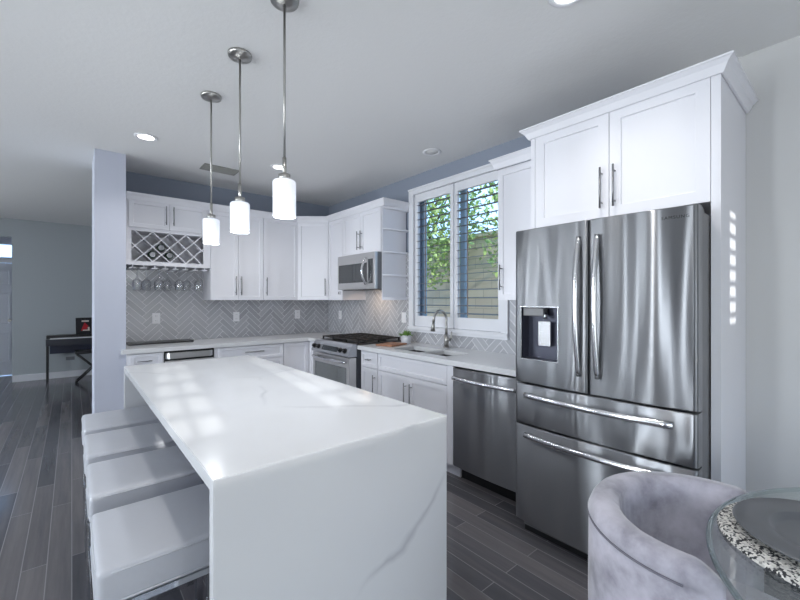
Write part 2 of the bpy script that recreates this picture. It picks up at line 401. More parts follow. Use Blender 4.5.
# front door
dr = struct('door_1', B(box, -1.70, -.78, YE + .03, YE + .075, .01, 2.04, .003), M['door'])
bm = bmesh.new()
for cx in (-1.47, -1.01):
    for z0, z1 in ((.22, .80), (.92, 1.52), (1.64, 1.92)):
        t = bmesh.new(); bmesh.ops.create_cube(t, size=1)
        for v in t.verts: v.co = Vector((cx - .16 if v.co.x < 0 else cx + .16, YE + .015 if v.co.y < 0 else YE + .03, z0 if v.co.z < 0 else z1))
        f = [q for q in t.faces if q.normal.y < -.9]; bmesh.ops.inset_region(t, faces=f, thickness=.03, depth=0)
        bmesh.ops.inset_region(t, faces=[q for q in t.faces if q.normal.y < -.9 and q.calc_area() > .02 and abs(q.calc_center_median().x - cx) < .01 and abs(q.calc_center_median().z - (z0 + z1) / 2) < .01], thickness=.012, depth=-.012)
        merge(bm, t)
link('door_panels', bm, M['door'], dr)
bm = bmesh.new(); cyl(bm, (-.86, YE - .03, 1.0), (-.86, YE + .035, 1.0), .025); link('door_knob', bm, M['nickel'], dr)
struct('trim_1', B(box, -1.80, -1.70, YE - .02, YE, 0, 2.48, .004), M['trim'])
struct('trim_2', B(box, -1.70, -.70, YE - .02, YE, 2.04, 2.12, .004), M['trim'])
# backsplash tiles
struct('trim_3', B(box, .386, XW - .012, YB - .010, YB, .914, 1.76), M['tile_b'])
bm = bmesh.new()
grid_solid(bm, [1.367, 1.92, 3.19, YB - .0], [.914, 1.03, 1.40, 1.89], {(1, 1), (1, 2), (0, 2)}, XW - .010, XW, lambda u, v, t: (t, u, v))
struct('trim_4', bm, M['tile_r'])

# ------------------------------------------------------------------ kitchen window, casing and plantation shutters
casing = bmesh.new()
cw = .07
grid_solid(casing, [WY0 - cw + .005, WY0 + .0, WY1, WY1 + cw], [1.03, WZ0, WZ1, WZ1 + .058], {(1, 1)}, XW - .030, XW - .0005, lambda u, v, t: (t, u, v))
box(casing, XW - .048, XW - .031, WY0 - cw, WY1 + cw, 1.055, 1.085, .003)
box(casing, XW - .042, XW - .031, WY0 - cw, WY1 + cw, WZ1 + .042, WZ1 + .062, .003)
win = struct('window_1', casing, M['trim'])
bm = bmesh.new()
grid_solid(bm, [WY0, WY0 + .04, 2.50, 2.56, WY1 - .04, WY1], [WZ0, WZ0 + .04, WZ1 - .04, WZ1], {(1, 1), (3, 1)}, XW + .10, XW + .14, lambda u, v, t: (t, u, v))
link('window_frame', bm, M['vinylframe'], win)
link('pane', B(box, XW + .118, XW + .122, WY0 + .04, WY1 - .04, WZ0 + .04, WZ1 - .04), M['glass'], win)
def shutter(y0, y1, label):
    t = thing('window_shutter', label, 'shutter', (XW - .002, y0, WZ0), 0, 'plantation shutters at the sink window')
    wd = y1 - y0; hh = WZ1 - WZ0; st = .045; zb = .112; zt = hh - .085
    bm = bmesh.new(); grid_solid(bm, [0.002, st, wd - st, wd - .002], [0.002, zb, zt, hh - .002], {(1, 1)}, 0, .028, lambda u, v, q: (q, u, v))
    link('shutter_frame', bm, M['trim'], t)
    n = 16; proto = None
    for i in range(n):
        z = zb + (zt - zb) * (i + .5) / n
        if proto is None:
            bm = bmesh.new(); tb = bmesh.new(); bmesh.ops.create_cone(tb, cap_ends=True, segments=16, radius1=.5, radius2=.5, depth=wd - 2 * st - .004)
            merge(bm, tb, Matrix.Rotation(math.radians(-7), 4, 'Y') @ Matrix.Diagonal((.076, 1, .0062, 1)) @ Matrix.Rotation(PI / 2, 4, 'X'))
            proto = link('louver', bm, M['louver'], t); o = proto
        else:
            o = proto.copy(); COL.objects.link(o); o.parent = t
        o.location = (.014, wd / 2, z)
    bm = bmesh.new(); box(bm, -.034, -.026, wd * .645, wd * .645 + .010, zb + .02, zt - .02, .002)
    link('tilt_rod', bm, mat('taupe_rod', rgb(130, 118, 108), .5), t)
ym = (WY0 + WY1) / 2
shutter(ym + .004, WY1 - .002, 'white plantation shutter panel nearer the open end shelf, louvers open')
shutter(WY0 + .002, ym - .004, 'white plantation shutter panel nearer the refrigerator, louvers open')

# ------------------------------------------------------------------ outdoors beyond the window
gr = struct('ground', B(box, -26, 18, -30, 26, -.16, -.105), M['gravel'])
bm = bmesh.new(); box(bm, 6.2, 6.4, -4, 16, -.105, 2.62, .01); box(bm, 6.16, 6.44, -4, 16, 2.62, 2.70, .01)
tag(link('block_wall', bm, M['stucco']), 'beige block garden wall seen beyond the window', 'wall')
bm = bmesh.new(); box(bm, -14, 8, -13, -10, -.105, 4.62)  # unseen block added, its height stops low sun at the patio door
tag(link('low_sun_blocker', bm, M['stucco']), 'unseen beige block added behind the camera to stop low sun', 'sun blocker')
def tree(x, y, h, rad, label, n, seed, trunk_r=.07):
    rnd = random.Random(seed)
    t = thing('tree', label, 'tree', (x, y, -.105), 0, 'trees outside the kitchen window')
    bm = bmesh.new(); tube(bm, [(0, 0, 0), (.05, .03, h * .3), (-.04, .0, h * .55), (.06, -.05, h * .85)], [trunk_r, trunk_r * .8, trunk_r * .65, trunk_r * .3], 8)
    for k in range(6):
        a = rnd.uniform(0, 6.28); z = h * rnd.uniform(.4, .6)
        tube(bm, [(0, 0, z), (.5 * rad * math.cos(a), .5 * rad * math.sin(a), z + .25 * h), (.85 * rad * math.cos(a), .85 * rad * math.sin(a), z + .42 * h)], [trunk_r * .5, trunk_r * .3, .01], 6)
    link('trunk', bm, M['bark'], t)
    bm = bmesh.new()
    for k in range(n):
        while True:
            p = Vector((rnd.uniform(-1, 1), rnd.uniform(-1, 1), rnd.uniform(-1, 1)))
            if .25 < p.length < 1: break
        c = Vector((p.x * rad, p.y * rad, h * .72 + p.z * h * .34)); s = rnd.uniform(.035, .075)
        q = Matrix.Rotation(rnd.uniform(0, 6.28), 3, Vector((rnd.random(), rnd.random(), rnd.random())).normalized())
        vs = [bm.verts.new(c + q @ Vector(v) * s) for v in ((-1, 0, 0), (0, -.5, .1), (1, 0, 0), (0, .5, .1))]
        bm.faces.new(vs)
    link('foliage', bm, M['leaf'], t, recalc=False)
tree(5.15, 5.6, 4.2, 1.15, 'leafy green tree outside the left shutter panel', 4600, 3)
tree(5.6, 3.75, 4.6, .8, 'thin branching tree outside the right shutter panel against the sky', 1700, 5, .05)

# ------------------------------------------------------------------ cabinet helpers
def handle_v(x, z0, z1, y=-.02, m=None, r=.0055, out=.03):
    bm = bmesh.new(); cyl(bm, (x, y - out, z0), (x, y - out, z1), r, 12)
    L = z1 - z0
    for z in (z0 + L * .14, z1 - L * .14): cyl(bm, (x, y, z), (x, y - out, z), r * .8, 10)
    return bm
def handle_h(z, x0, x1, y=-.02, r=.0055, out=.03):
    bm = bmesh.new(); cyl(bm, (x0, y - out, z), (x1, y - out, z), r, 12)
    L = x1 - x0
    for x in (x0 + L * .14, x1 - L * .14): cyl(bm, (x, y, z), (x, y - out, z), r * .8, 10)
    return bm
def cabinet(name, label, cat, loc, rz, wd, dp, ht, fronts, toe=False, group=None, body=True, rail=.06, bodymat=None):
    t = thing(name, label, cat, loc, rz, group)
    if body:
        bm = bmesh.new(); box(bm, 0, wd, 0, dp, .1 if toe else 0, ht)
        link('body', bm, bodymat or M['cab'], t)
    if toe: link('toe_kick', B(box, 0, wd, .06, dp, 0, .0995), M['cab'], t)
    for kind, x0, x1, z0, z1, hd in fronts:
        bm = bmesh.new(); shaker(bm, x0, x1, z0, z1, rail=rail if kind == 'door' else .04)
        d = link(kind, bm, M['cab'], t)
        if hd: link('handle', handle_v(*hd[1:]) if hd[0] == 'v' else handle_h(*hd[1:]), M['handle'], d)
    return t
UZ = 1.37; UT = 2.37; UH = UT - UZ; R90 = -PI / 2
g = .002
# --- back wall uppers: front plane of bodies y=4.64
t = thing('wine_cabinet', 'white wall cabinet with two small doors above a diagonal wine lattice', 'cabinet', (.405, 4.64, 1.72))
W = .765; D = .329; HT = .65
bm = bmesh.new()
grid_solid(bm, [0, .045, .695, W], [0, .04, .34, .375, .64, HT], {(1, 1)}, 0, .018, lambda u, v, q: (u, q, v))
box(bm, 0, .016, .018, D, 0, HT); box(bm, W - .016, W, .018, D, 0, HT); box(bm, .016, W - .016, .018, D, .0, .016); box(bm, .016, W - .016, .018, D, HT - .016, HT)
box(bm, .016, W - .016, .018, D, .342, .358); box(bm, .016, W - .016, D - .012, D, .016, .342)
link('body', bm, M['cab'], t)
for x0, x1, hx in ((.022, .368, .338), (.372, .72, .405)):
    d = link('door', B(shaker, x0, x1, .372, .642, rail=.055), M['cab'], t)
    link('handle', handle_v(hx, .42, .61), M['handle'], d)
def clip(x0, z0, dx, dz, X0, X1, Z0, Z1):
    ta, tb = -9, 9
    for p, d, lo, hi in ((x0, dx, X0, X1), (z0, dz, Z0, Z1)):
        a, b = (lo - p) / d, (hi - p) / d
        if a > b: a, b = b, a
        ta, tb = max(ta, a), min(tb, b)
    return (ta, tb) if tb - ta > .04 else None
bm = bmesh.new(); slats = []
for sgn in (1, -1):
    for i in range(-3, 8):
        xs0 = .045 + .0 + i * .1517 + (.03 if sgn < 0 else .03); c = clip(xs0, .04 if sgn > 0 else .34, 1, sgn, .046, .694, .041, .339)
        if c:
            xa, za = xs0 + c[0], (.04 if sgn > 0 else .34) + sgn * c[0]; xb, zb = xs0 + c[1], (.04 if sgn > 0 else .34) + sgn * c[1]
            n = Vector((-sgn, 0, 1)).normalized() * .0045
            a, b = Vector((xa, 0, za)), Vector((xb, 0, zb))
            for y0, y1 in ((.001 if sgn > 0 else .003, .12),):
                pts = [a - n, b - n, b + n, a + n]
                lo = [bm.verts.new(p + Vector((0, y0, 0))) for p in pts]; hi = [bm.verts.new(p + Vector((0, y1, 0))) for p in pts]
                bm.faces.new(lo); bm.faces.new(hi[::-1])
                for q in range(4): bm.faces.new((lo[q], hi[q], hi[(q + 1) % 4], lo[(q + 1) % 4]))
link('lattice', bm, M['cab'], t)
bm = bmesh.new()
for i in range(8):
    x = .05 + i * .094
    box(bm, x, x + .012, .02, D - .01, -.022, -.0005); box(bm, x - .022, x + .034, .02, D - .01, -.030, -.022)
link('stemware_rack', bm, M['cab'], t)
# bottles lying in the lattice
names_b = ['dark wine bottle lying in the lattice, nearest the pillar', 'dark wine bottle in the upper middle cell of the wine lattice', 'dark wine bottle low in the lattice just right of the others']
def bottle_mesh(t):
    bm = bmesh.new(); lathe(bm, [(0, .0), (.034, .0), (.037, .006), (.037, .19), (.03, .22), (.014, .245), (.0135, .29), (.0, .29)], 24)
    bmesh.ops.rotate(bm, verts=bm.verts[:], cent=(0, 0, 0), matrix=Matrix.Rotation(-PI / 2, 3, 'X'))
    link('glass_body', bm, M['bottle'], t)
    bm = bmesh.new(); cyl(bm, (0, -.001, 0), (0, -.004, 0), .026, 20); link('base_mark', bm, M['foil'], t)
cells = []
for i, (bx_, bz_) in enumerate(((.2265 + .0, .115), (.302, .191), (.378, .115))):
    b = thing('wine_bottle', names_b[i], 'bottle', (.405 + bx_, 4.64 + .03, 1.72 + bz_ - .0), 0, 'wine bottles in the lattice')
    bottle_mesh(b)
# hanging wine glasses
GS = 1.16
prof = [(.0, 0), (.034, 0), (.034, -.003), (.006, -.008), (.004, -.02), (.004, -.085), (.012, -.095), (.032, -.115), (.038, -.145), (.034, -.185), (.031, -.20), (.029, -.20), (.032, -.185), (.036, -.145), (.030, -.117), (.0, -.099)]
gl_lab = ['nearest the pillar', 'second from the pillar', 'third from the pillar', 'fourth from the pillar', 'fifth from the pillar', 'sixth from the pillar', 'last before the tall double cabinet']
gm = None
for i in range(7):
    x = .405 + .103 + i * .094
    if gm is None:
        bm = bmesh.new(); lathe(bm, [(r_ * GS, z_ * GS) for r_, z_ in prof], 24); gm = link('wine_glass', bm, M['stemglass'], smooth=True); o = gm
    else:
        o = gm.copy(); COL.objects.link(o)
    o.location = (x - .005, 4.64 + .07 + (.11 if i % 2 else 0), 1.72 - .0185)
    tag(o, 'clear wine glass hanging upside down from the rack, ' + gl_lab[i], 'glass', 'wine glasses hanging under the wine cabinet')

cabinet('wall_cabinet', 'tall white double door wall cabinet right of the wine lattice', 'cabinet', (1.172, 4.64, UZ), 0, .584, D, UH,
        [('door', g, .291, 0, .985, ('v', .262, .055, .27)), ('door', .295, .584 - g, 0, .985, ('v', .322, .055, .27))], group='white wall cabinets')
cabinet('wall_cabinet', 'white single door wall cabinet between the double one and the corner', 'cabinet', (1.758, 4.64, UZ), 0, .440, D, UH,
        [('door', g, .440 - g, 0, .985, ('v', .033, .055, .27))], group='white wall cabinets')
# diagonal corner
A = Vector((2.200, 4.64)); C_ = Vector((2.51, 4.372)); dv = C_ - A; ang = math.atan2(dv.y, dv.x)
t = thing('corner_cabinet', 'white wall cabinet set diagonally across the corner', 'cabinet', (A.x, A.y, UZ), ang)
bm = bmesh.new(); prism(bm, [(2.200, YB - .011), (2.200, 4.64), (2.51, 4.372), (XW - .011, 4.372), (XW - .011, YB - .011)], UZ, UT)
bm.transform(Matrix.Rotation(-ang, 4, 'Z') @ Matrix.Translation((-A.x, -A.y, -UZ))); link('body', bm, M['cab'], t)
L = dv.length; d = link('door', B(shaker, .012, L - .012, 0, .985), M['cab'], t); link('handle', handle_v(L - .045, .055, .27), M['handle'], d)
# right wall uppers: body front x=2.51
DX = XW - .011 - 2.51
cabinet('wall_cabinet', 'narrow white wall cabinet between the corner unit and the microwave', 'cabinet', (2.51, 4.370, UZ), R90, .350, DX, UH,
        [('door', .012, .350 - g, 0, .985, ('v', .305, .07, .10))], group='white wall cabinets')
cabinet('wall_cabinet', 'short white two door cabinet directly above the microwave', 'cabinet', (2.51, 4.018, 1.885), R90, .752, DX, UT - 1.885,
        [('door', g, .375, 0, .47, ('v', .345, .05, .26)), ('door', .379, .752 - g, 0, .47, ('v', .408, .05, .26))], group='white wall cabinets')
cabinet('wall_cabinet', 'white one door wall cabinet between the window and the refrigerator enclosure', 'cabinet', (2.51, 1.80, UZ), R90, .432, DX, UH,
        [('door', .01, .432 - g, 0, .985, ('v', .045, .075, .265))], group='white wall cabinets')
# open end shelf
t = thing('end_shelf', 'white open end shelf with rounded shelves beside the window', 'shelf', (2.50, 3.262, UZ), 0)
link('side_panel', B(box, 0, XW - .011 - 2.50, -.012, 0, 0, UH), M['cab'], t)
for z in (0.0, .255, .50, .745, .965):
    bm = bmesh.new(); wv = XW - .011 - 2.50
    pts = [(0, -.012)] + [(wv * (1 - math.cos(a)) * .5 if False else wv * (k / 12), -.012 - .056 * math.sin(min(1, (k / 12) * 2.2) * PI / 2)) for k, a in ((k, k * PI / 12) for k in range(13))] + [(wv, -.012)]
    prism(bm, pts[::-1], z, z + (.03 if z in (0.0, .965) else .018)); link('shelf', bm, M['cab'], t)
# crown mouldings
def sweep_profile(bm, path, prof):
    """path: list of xy; outward = left of travel... prof: (out, z)"""
    n = len(path); P = [Vector(p) for p in path]; rings = []
    for i in range(n):
        if i == 0: d = (P[1] - P[0]).normalized(); nrm = Vector((d.y, -d.x)); k = 1
        elif i == n - 1: d = (P[-1] - P[-2]).normalized(); nrm = Vector((d.y, -d.x)); k = 1
        else:
            d1 = (P[i] - P[i - 1]).normalized(); d2 = (P[i + 1] - P[i]).normalized()
            n1 = Vector((d1.y, -d1.x)); n2 = Vector((d2.y, -d2.x)); nrm = (n1 + n2).normalized(); k = 1 / max(.3, nrm.dot(n1))
        rings.append([bm.verts.new((P[i].x + nrm.x * o * k, P[i].y + nrm.y * o * k, z)) for o, z in prof])
    m_ = len(prof)
    for a, b in zip(rings[:-1], rings[1:]):
        for q in range(m_): bm.faces.new((a[q], b[q], b[(q + 1) % m_], a[(q + 1) % m_]))
    bm.faces.new(rings[0]); bm.faces.new(rings[-1][::-1])
def crown(h0, h1, out):
    return [(0.001, h0), (.010, h0), (.014, h0 + .006), (out * .55, h0 + (h1 - h0) * .55), (out - .006, h1 - .010), (out, h1 - .008), (out, h1), (.001, h1)]
bm = bmesh.new(); sweep_profile(bm, [(.404, 4.622), (2.19, 4.622), (2.492, 4.362), (2.492, 3.206), (XW - .012, 3.206)], crown(2.356, 2.424, .05))
struct('trim_5', bm, M['cab'])
bm = bmesh.new(); sweep_profile(bm, [(XW - .012, 1.802), (2.492, 1.802), (2.492, 1.418)], crown(2.366, 2.442, .045))
struct('trim_6', bm, M['cab'])
# refrigerator enclosure
FX = 2.25
t = thing('refrigerator_enclosure', 'tall white panels and two door cabinet built around the refrigerator', 'cabinet', (FX, 1.365, 0), R90)
EW = 1.365 - .410
link('side_panel', B(box, 0, .028, 0, XW - .001 - FX, 0, 2.41), M['cab'], t)
link('side_panel', B(box, EW - .036, EW, 0, XW - .001 - FX, 0, 2.41), M['cab'], t)
link('body', B(box, .0285, EW - .0365, .02, XW - .001 - FX, 1.83, 2.385), M['cab'], t)
for x0, x1, hx in ((.032, .473, .438), (.477, EW - .038, .506)):
    d = link('door', B(shaker, x0, x1, 1.825, 2.404, y=-.002, rail=.08), M['cab'], t); link('handle', handle_v(hx, 1.875, 2.10, y=-.002), M['handle'], d)
bm = bmesh.new(); sweep_profile(bm, [(XW - .003, 1.366), (FX - .003, 1.366), (FX - .003, .409), (XW - .003, .409)], crown(2.395, 2.455, .052))
bm.transform((Matrix.Translation((FX, 1.365, 0)) @ Matrix.Rotation(R90, 4, 'Z')).inverted())
link('crown_moulding', bm, M['cab'], t)

# ------------------------------------------------------------------ base cabinets
BY = 4.365; BD = YB - BY - .001; CT = .914; CB = .875
cabinet('base_cabinet', 'white base cabinet with one drawer at the pillar end of the back counter', 'cabinet', (.387, BY, 0), 0, .296, BD, CB - .001,
        [('drawer', .025, .285, .715, .862, ('h', .796, .075, .195)), ('door', .025, .285, .11, .705, ('v', .25, .5, .65))], True, 'white base cabinets')
cabinet('base_cabinet', 'white base cabinet with a wide drawer under the back counter', 'cabinet', (1.14, BY, 0), 0, .748, BD, CB - .001,
        [('drawer', .04, .745, .715, .862, ('h', .80, .30, .51)), ('door', .04, .39, .11, .705, ('v', .36, .5, .65)), ('door', .394, .745, .11, .705, ('v', .424, .5, .65))], True, 'white base cabinets')
t = thing('corner_base_cabinet', 'white L-shaped base cabinet in the corner left of the range', 'cabinet', (1.89, BY, 0), 0)
poly = [(1.89, BY), (2.235, BY), (2.235, 4.036), (XW - .001, 4.036), (XW - .001, YB - .001), (1.89, YB - .001)]
bm = bmesh.new(); prism(bm, [(x - 1.89, y - BY) for x, y in poly], .1, CB - .001); link('body', bm, M['cab'], t)
bm = bmesh.new(); prism(bm, [(.0, .06), (.40, .06), (.40, 4.036 - BY), (XW - 1.891, 4.036 - BY), (XW - 1.891, YB - .001 - BY), (0, YB - .001 - BY)], 0, .0995); link('toe_kick', bm, M['cab'], t)
link('door', B(shaker, .004, .318, .11, .862), M['cab'], t)
bm = bmesh.new(); shaker(bm, .024, .326, .11, .862); bm.transform(Matrix.Translation((2.235 - 1.89, 0, 0)) @ Matrix.Rotation(R90, 4, 'Z'))
d = link('door', bm, M['cab'], t)
# beverage cooler
t = thing('beverage_cooler', 'stainless undercounter cooler below the back counter near the pillar', 'appliance', (.686, BY, 0), 0)
link('body', B(box, 0, .449, 0, BD, .0, CB - .002), M['black'], t)
link('door_frame', B(box, .004, .445, -.022, 0, .1, .775, .004), M['steel_light'], t)
link('window_glass', B(box, .05, .40, -.0235, -.022, .15, .72), M['darkglass'], t)
bm = bmesh.new(); prism(bm, [(.012, 0), (.437, 0), (.405, -.03), (.044, -.03)][::-1], .795, .852); link('control_lip', bm, M['steel_light'], t)
# right run
cabinet('base_cabinet', 'narrow white base cabinet with small drawer right of the range', 'cabinet', (2.235, 3.258, 0), R90, .305, XW - .001 - 2.235, CB - .001,
        [('drawer', .03, .300, .715, .862, ('h', .79, .14, .20)), ('door', .03, .300, .11, .705, ('v', .262, .45, .655))], True, 'white base cabinets')
cabinet('base_cabinet', 'wide white sink base cabinet with two doors', 'cabinet', (2.235, 2.951, 0), R90, .955, XW - .001 - 2.235, .66,
        [('drawer', .004, .885, .715, .862, None), ('door', .004, .443, .11, .705, ('v', .408, .44, .655)), ('door', .447, .885, .11, .705, ('v', .482, .44, .655))], True, 'white base cabinets')
sb = [o for o in bpy.data.objects if o.get('label') == 'wide white sink base cabinet with two doors'][0]
link('face_frame', B(box, 0, .955, 0, .018, .6605, CB - .001), M['cab'], sb)
link('filler_panel', B(box, .889, .955, -.02, -.0003, .11, CB - .001), M['cab'], sb)
t = tag(link('filler_panel', B(box, 2.235, 2.30, 1.367, 1.389, 0, CB - .001), M['cab']), 'white filler panel between the dishwasher and the refrigerator', 'panel')
# dishwasher
def bowed(bm, x0, x1, z0, z1, yf, t, W0, W1, bulge, edge=.0, nx=28, hole=None, nz=1):
    """panel with front bowed in plan: y = yf - bulge*(1-((x-mid)/half)^2); optional rectangular hole (xa,xb,za,zb); edge rounding radius"""
    mid = (W0 + W1) / 2; half = (W1 - W0) / 2
    xs = sorted(set([x0 + (x1 - x0) * i / nx for i in range(nx + 1)] + ([hole[0], hole[1]] if hole else []) + [x0 + edge * .1, x0 + edge * .3, x0 + edge * .6, x0 + edge, x1 - edge, x1 - edge * .6, x1 - edge * .3, x1 - edge * .1]))
    r = .006
    zs = sorted(set([z0, z0 + r * .3, z0 + r, z1 - r, z1 - r * .3, z1] + ([hole[2], hole[3]] if hole else [])))
    def fy(x, z):
        y = yf - bulge * (1 - ((x - mid) / half) ** 2)
        for dd, rr in ((x - x0, edge), (x1 - x, edge), (z - z0, r), (z1 - z, r)):
            if rr > 0 and dd < rr: y += rr * (1 - math.sqrt(max(0, 1 - ((rr - dd) / rr) ** 2))) * (.8 if rr != r else 1)
        return y
    V = [[bm.verts.new((x, min(fy(x, z), yf + t * .8), z)) for z in zs] for x in xs]
    Bk = [[bm.verts.new((x, yf + t, z)) for z in zs] for x in xs]
    def inh(i, j):
        if not hole: return False
        cx, cz = (xs[i] + xs[i + 1]) / 2, (zs[j] + zs[j + 1]) / 2
        return hole[0] < cx < hole[1] and hole[2] < cz < hole[3]
    for i in range(len(xs) - 1):
        for j in range(len(zs) - 1):
            if inh(i, j): continue
            f = bm.faces.new((V[i][j], V[i + 1][j], V[i + 1][j + 1], V[i][j + 1])); f.smooth = True
            bm.faces.new((Bk[i][j], Bk[i][j + 1], Bk[i + 1][j + 1], Bk[i + 1][j]))
    for i in range(len(xs) - 1):
        bm.faces.new((V[i][0], Bk[i][0], Bk[i + 1][0], V[i + 1][0])); bm.faces.new((V[i][-1], V[i + 1][-1], Bk[i + 1][-1], Bk[i][-1]))
    for j in range(len(zs) - 1):
        bm.faces.new((V[0][j], V[0][j + 1], Bk[0][j + 1], Bk[0][j])); bm.faces.new((V[-1][j], Bk[-1][j], Bk[-1][j + 1], V[-1][j + 1]))
def bow_handle(x0, x1, z, y, out, r=.012, n=20, flat=1.5, posts=True):
    bm = bmesh.new(); pts = []
    for i in range(n + 1):
        s = i / n; pts.append((x0 + (x1 - x0) * s, y - .022 - out * math.sin(PI * s) ** .8, z))
    tube(bm, pts, r, 14, flat)
    for x, yy in ((x0 + .018, pts[1][1]), (x1 - .018, pts[-2][1])): box(bm, x - .014, x + .014, yy, y + .004, z - r * .9, z + r * .9, .002)
    return bm
t = thing('dishwasher', 'stainless steel dishwasher under the counter beside the refrigerator', 'dishwasher', (2.215, 1.992, 0), R90)
link('body', B(box, .002, .60, .035, .58, .12, CB - .003), M['black'], t)
bm = bmesh.new(); bowed(bm, .004, .598, .125, .862, -.02, .054, .004, .598, .012, .012); link('door', bm, M['steel'], t)
link('toe_kick', B(box, .002, .60, .09, .55, 0, .118), M['black'], t)
link('handle', bow_handle(.03, .575, .79, -.026, .028, .012, flat=1.3), M['handle_pale'], t)
# range
t = thing('gas_range', 'stainless slide-in gas range with black grates in the right run', 'stove', (2.10, 4.028, 0), R90)
RW = .764
link('body', B(box, .001, RW - .001, .0855, XW - .012 - 2.10, .02, .905), mat('dark_range_side', rgb(66, 68, 76), .4), t)
link('oven_door', B(box, .006, RW - .006, 0, .085, .20, .79, .004), M['steel_light'], t)
link('oven_window', B(box, .06, RW - .06, -.0025, -.0003, .27, .69, .001), M['ovenglass'], t)
link('handle', bow_handle(.04, RW - .04, .745, .0, .022, .011, flat=1.2), M['handle_pale'], t)
link('drawer', B(box, .006, RW - .006, .002, .085, .04, .19, .004), M['steel_light'], t)
bm = bmesh.new()
pr = [(.03, .80), (-.012, .80), (-.02, .812), (.018, .90), (.05, .925), (.085, .925), (.085, .80)]
lo = [bm.verts.new((0, y, z)) for y, z in pr]; hi = [bm.verts.new((RW, y, z)) for y, z in pr]
bm.faces.new(lo); bm.faces.new(hi[::-1])
for i in range(len(pr)): bm.faces.new((lo[i], hi[i], hi[(i + 1) % len(pr)], lo[(i + 1) % len(pr)]))
cp = link('control_panel', bm, mat('satin_steel_panel', (.42, .43, .47, 1), .3, .6), t)
nrm = Vector((0, -.092, .038)).normalized()
for i, x in enumerate((.06, .15, .60, .69)):
    c0 = Vector((x, -.001, .856)); bm = bmesh.new(); cyl(bm, c0 + nrm * .002, c0 + nrm * .012, .026, 20); cyl(bm, c0 + nrm * .012, c0 + nrm * .036, .020, 20, .017)
    link('knob', bm, M['black'], cp)
bm = bmesh.new(); q = [Vector((.22, -.001, .856)), Vector((.54, -.001, .856))]; up = Vector((0, .038, .088)).normalized() * .026
vs = [bm.verts.new(p) for p in (q[0] - up + nrm * .002, q[1] - up + nrm * .002, q[1] + up + nrm * .002, q[0] + up + nrm * .002)]; bm.faces.new(vs)
link('display', bm, M['darkglass'], cp)
link('cooktop', B(box, .0, RW, .09, .69, .9055, .925, .004), M['black'], t)
for k in range(3):
    x0 = .02 + k * .244; x1 = x0 + .236; bm = bmesh.new(); zt = .962; th = .007
    for y in (.12, .25, .38, .51, .66): box(bm, x0, x1, y - th, y + th, zt - .014, zt, .002)
    for x in (x0 + th, (x0 + x1) / 2, x1 - th): box(bm, x - th, x + th, .12, .66, zt - .013, zt + .001, .002)
    for x in (x0 + th, x1 - th):
        for y in (.12, .38, .66): box(bm, x - th, x + th, y - th, y + th, .9255, zt)
    link('grate', bm, M['iron'], t)
    for y in (.25, .52):
        if k == 1 and y < .3: continue
        bm = bmesh.new(); cyl(bm, ((x0 + x1) / 2, y, .9255), ((x0 + x1) / 2, y, .943), .042, 20, .036); link('burner', bm, M['iron'], t)
# microwave
t = thing('microwave', 'stainless over-the-range microwave with curved handle', 'microwave', (2.43, 4.016, 1.488), R90)
MW = .748; MH = .392
link('body', B(box, 0, MW, .02, XW - .012 - 2.43, 0, MH), M['fridge_side'], t)
mf = link('door', B(box, 0, MW, -.012, .0195, .0, MH, .004), M['steel_light'], t)
link('window_glass', B(box, .025, .60, -.014, -.0123, .075, .285, .0006), M['darkglass'], mf)
link('control_panel', B(box, .625, .705, -.014, -.0123, .06, .32, .0006), M['darkglass'], mf)
bm = bmesh.new(); n = 16
tube(bm, [(.585, -.02 - .05 * math.sin(PI * i / n), .05 + .29 * i / n) for i in range(n + 1)], .012, 12); link('handle', bm, M['handle_pale'], mf)
link('vent_grille', B(box, .04, MW - .04, .05, .30, -.006, -.0003), M['black'], t)
light('cooktop_lamp', 'AREA', (2.62, 3.70, 1.475), 1.5, (1.0, .74, .52), target=(2.74, 3.68, .9), shape='RECTANGLE', size=.16, size_y=.1)

# ------------------------------------------------------------------ refrigerator
t = thing('refrigerator', 'large stainless French door refrigerator with two drawers', 'refrigerator', (2.0, 1.318, 0), R90)
FW = .878
link('body', B(box, .012, FW - .012, .075, .80, .03, 1.76), M['fridge_side'], t)
sp = [(0, .4085), (.4125, FW)]
bmd = bmesh.new(); bowed(bmd, 0, .4325, .897, 1.774, 0, .072, 0, FW, .022, .016, hole=(.050, .275, 1.037, 1.330)); dl = link('door', bmd, M['steel'], t)
bmd = bmesh.new(); bowed(bmd, .4375, FW, .897, 1.774, 0, .072, 0, FW, .022, .016); drr = link('door', bmd, M['steel'], t)
bmd = bmesh.new(); bowed(bmd, 0, FW, .660, .889, 0, .072, 0, FW, .022, .016); d1 = link('drawer', bmd, M['steel'], t)
bmd = bmesh.new(); bowed(bmd, 0, FW, .095, .652, 0, .072, 0, FW, .022, .016); d2 = link('drawer', bmd, M['steel'], t)
link('base_grille', B(box, .02, FW - .02, .076, .16, 0, .09), M['black'], t)
bm = bmesh.new(); box(bm, FW - .12, FW - .02, .078, .20, 1.7605, 1.785, .004); box(bm, .04, .14, .078, .20, 1.7605, 1.785, .004); link('hinge_cover', bm, M['fridge_side'], t)
for x, dd in ((.392, dl), (.484, drr)):
    bm = bmesh.new(); n = 22
    tube(bm, [(x, -.032 - .040 * math.sin(PI * i / n) ** .9, .985 + .705 * i / n) for i in range(n + 1)], .0125, 14, 1.0)
    for z in (1.0, 1.67): box(bm, x - .009, x + .009, -.036, -.019, z - .016, z + .016, .003)
    link('handle', bm, M['handle_pale'], dd)
link('handle', bow_handle(.09, .80, .832, -.018, .032, .013, flat=1.3), M['handle_pale'], d1)
link('handle', bow_handle(.09, .80, .605, -.018, .032, .013, flat=1.3), M['handle_pale'], d2)
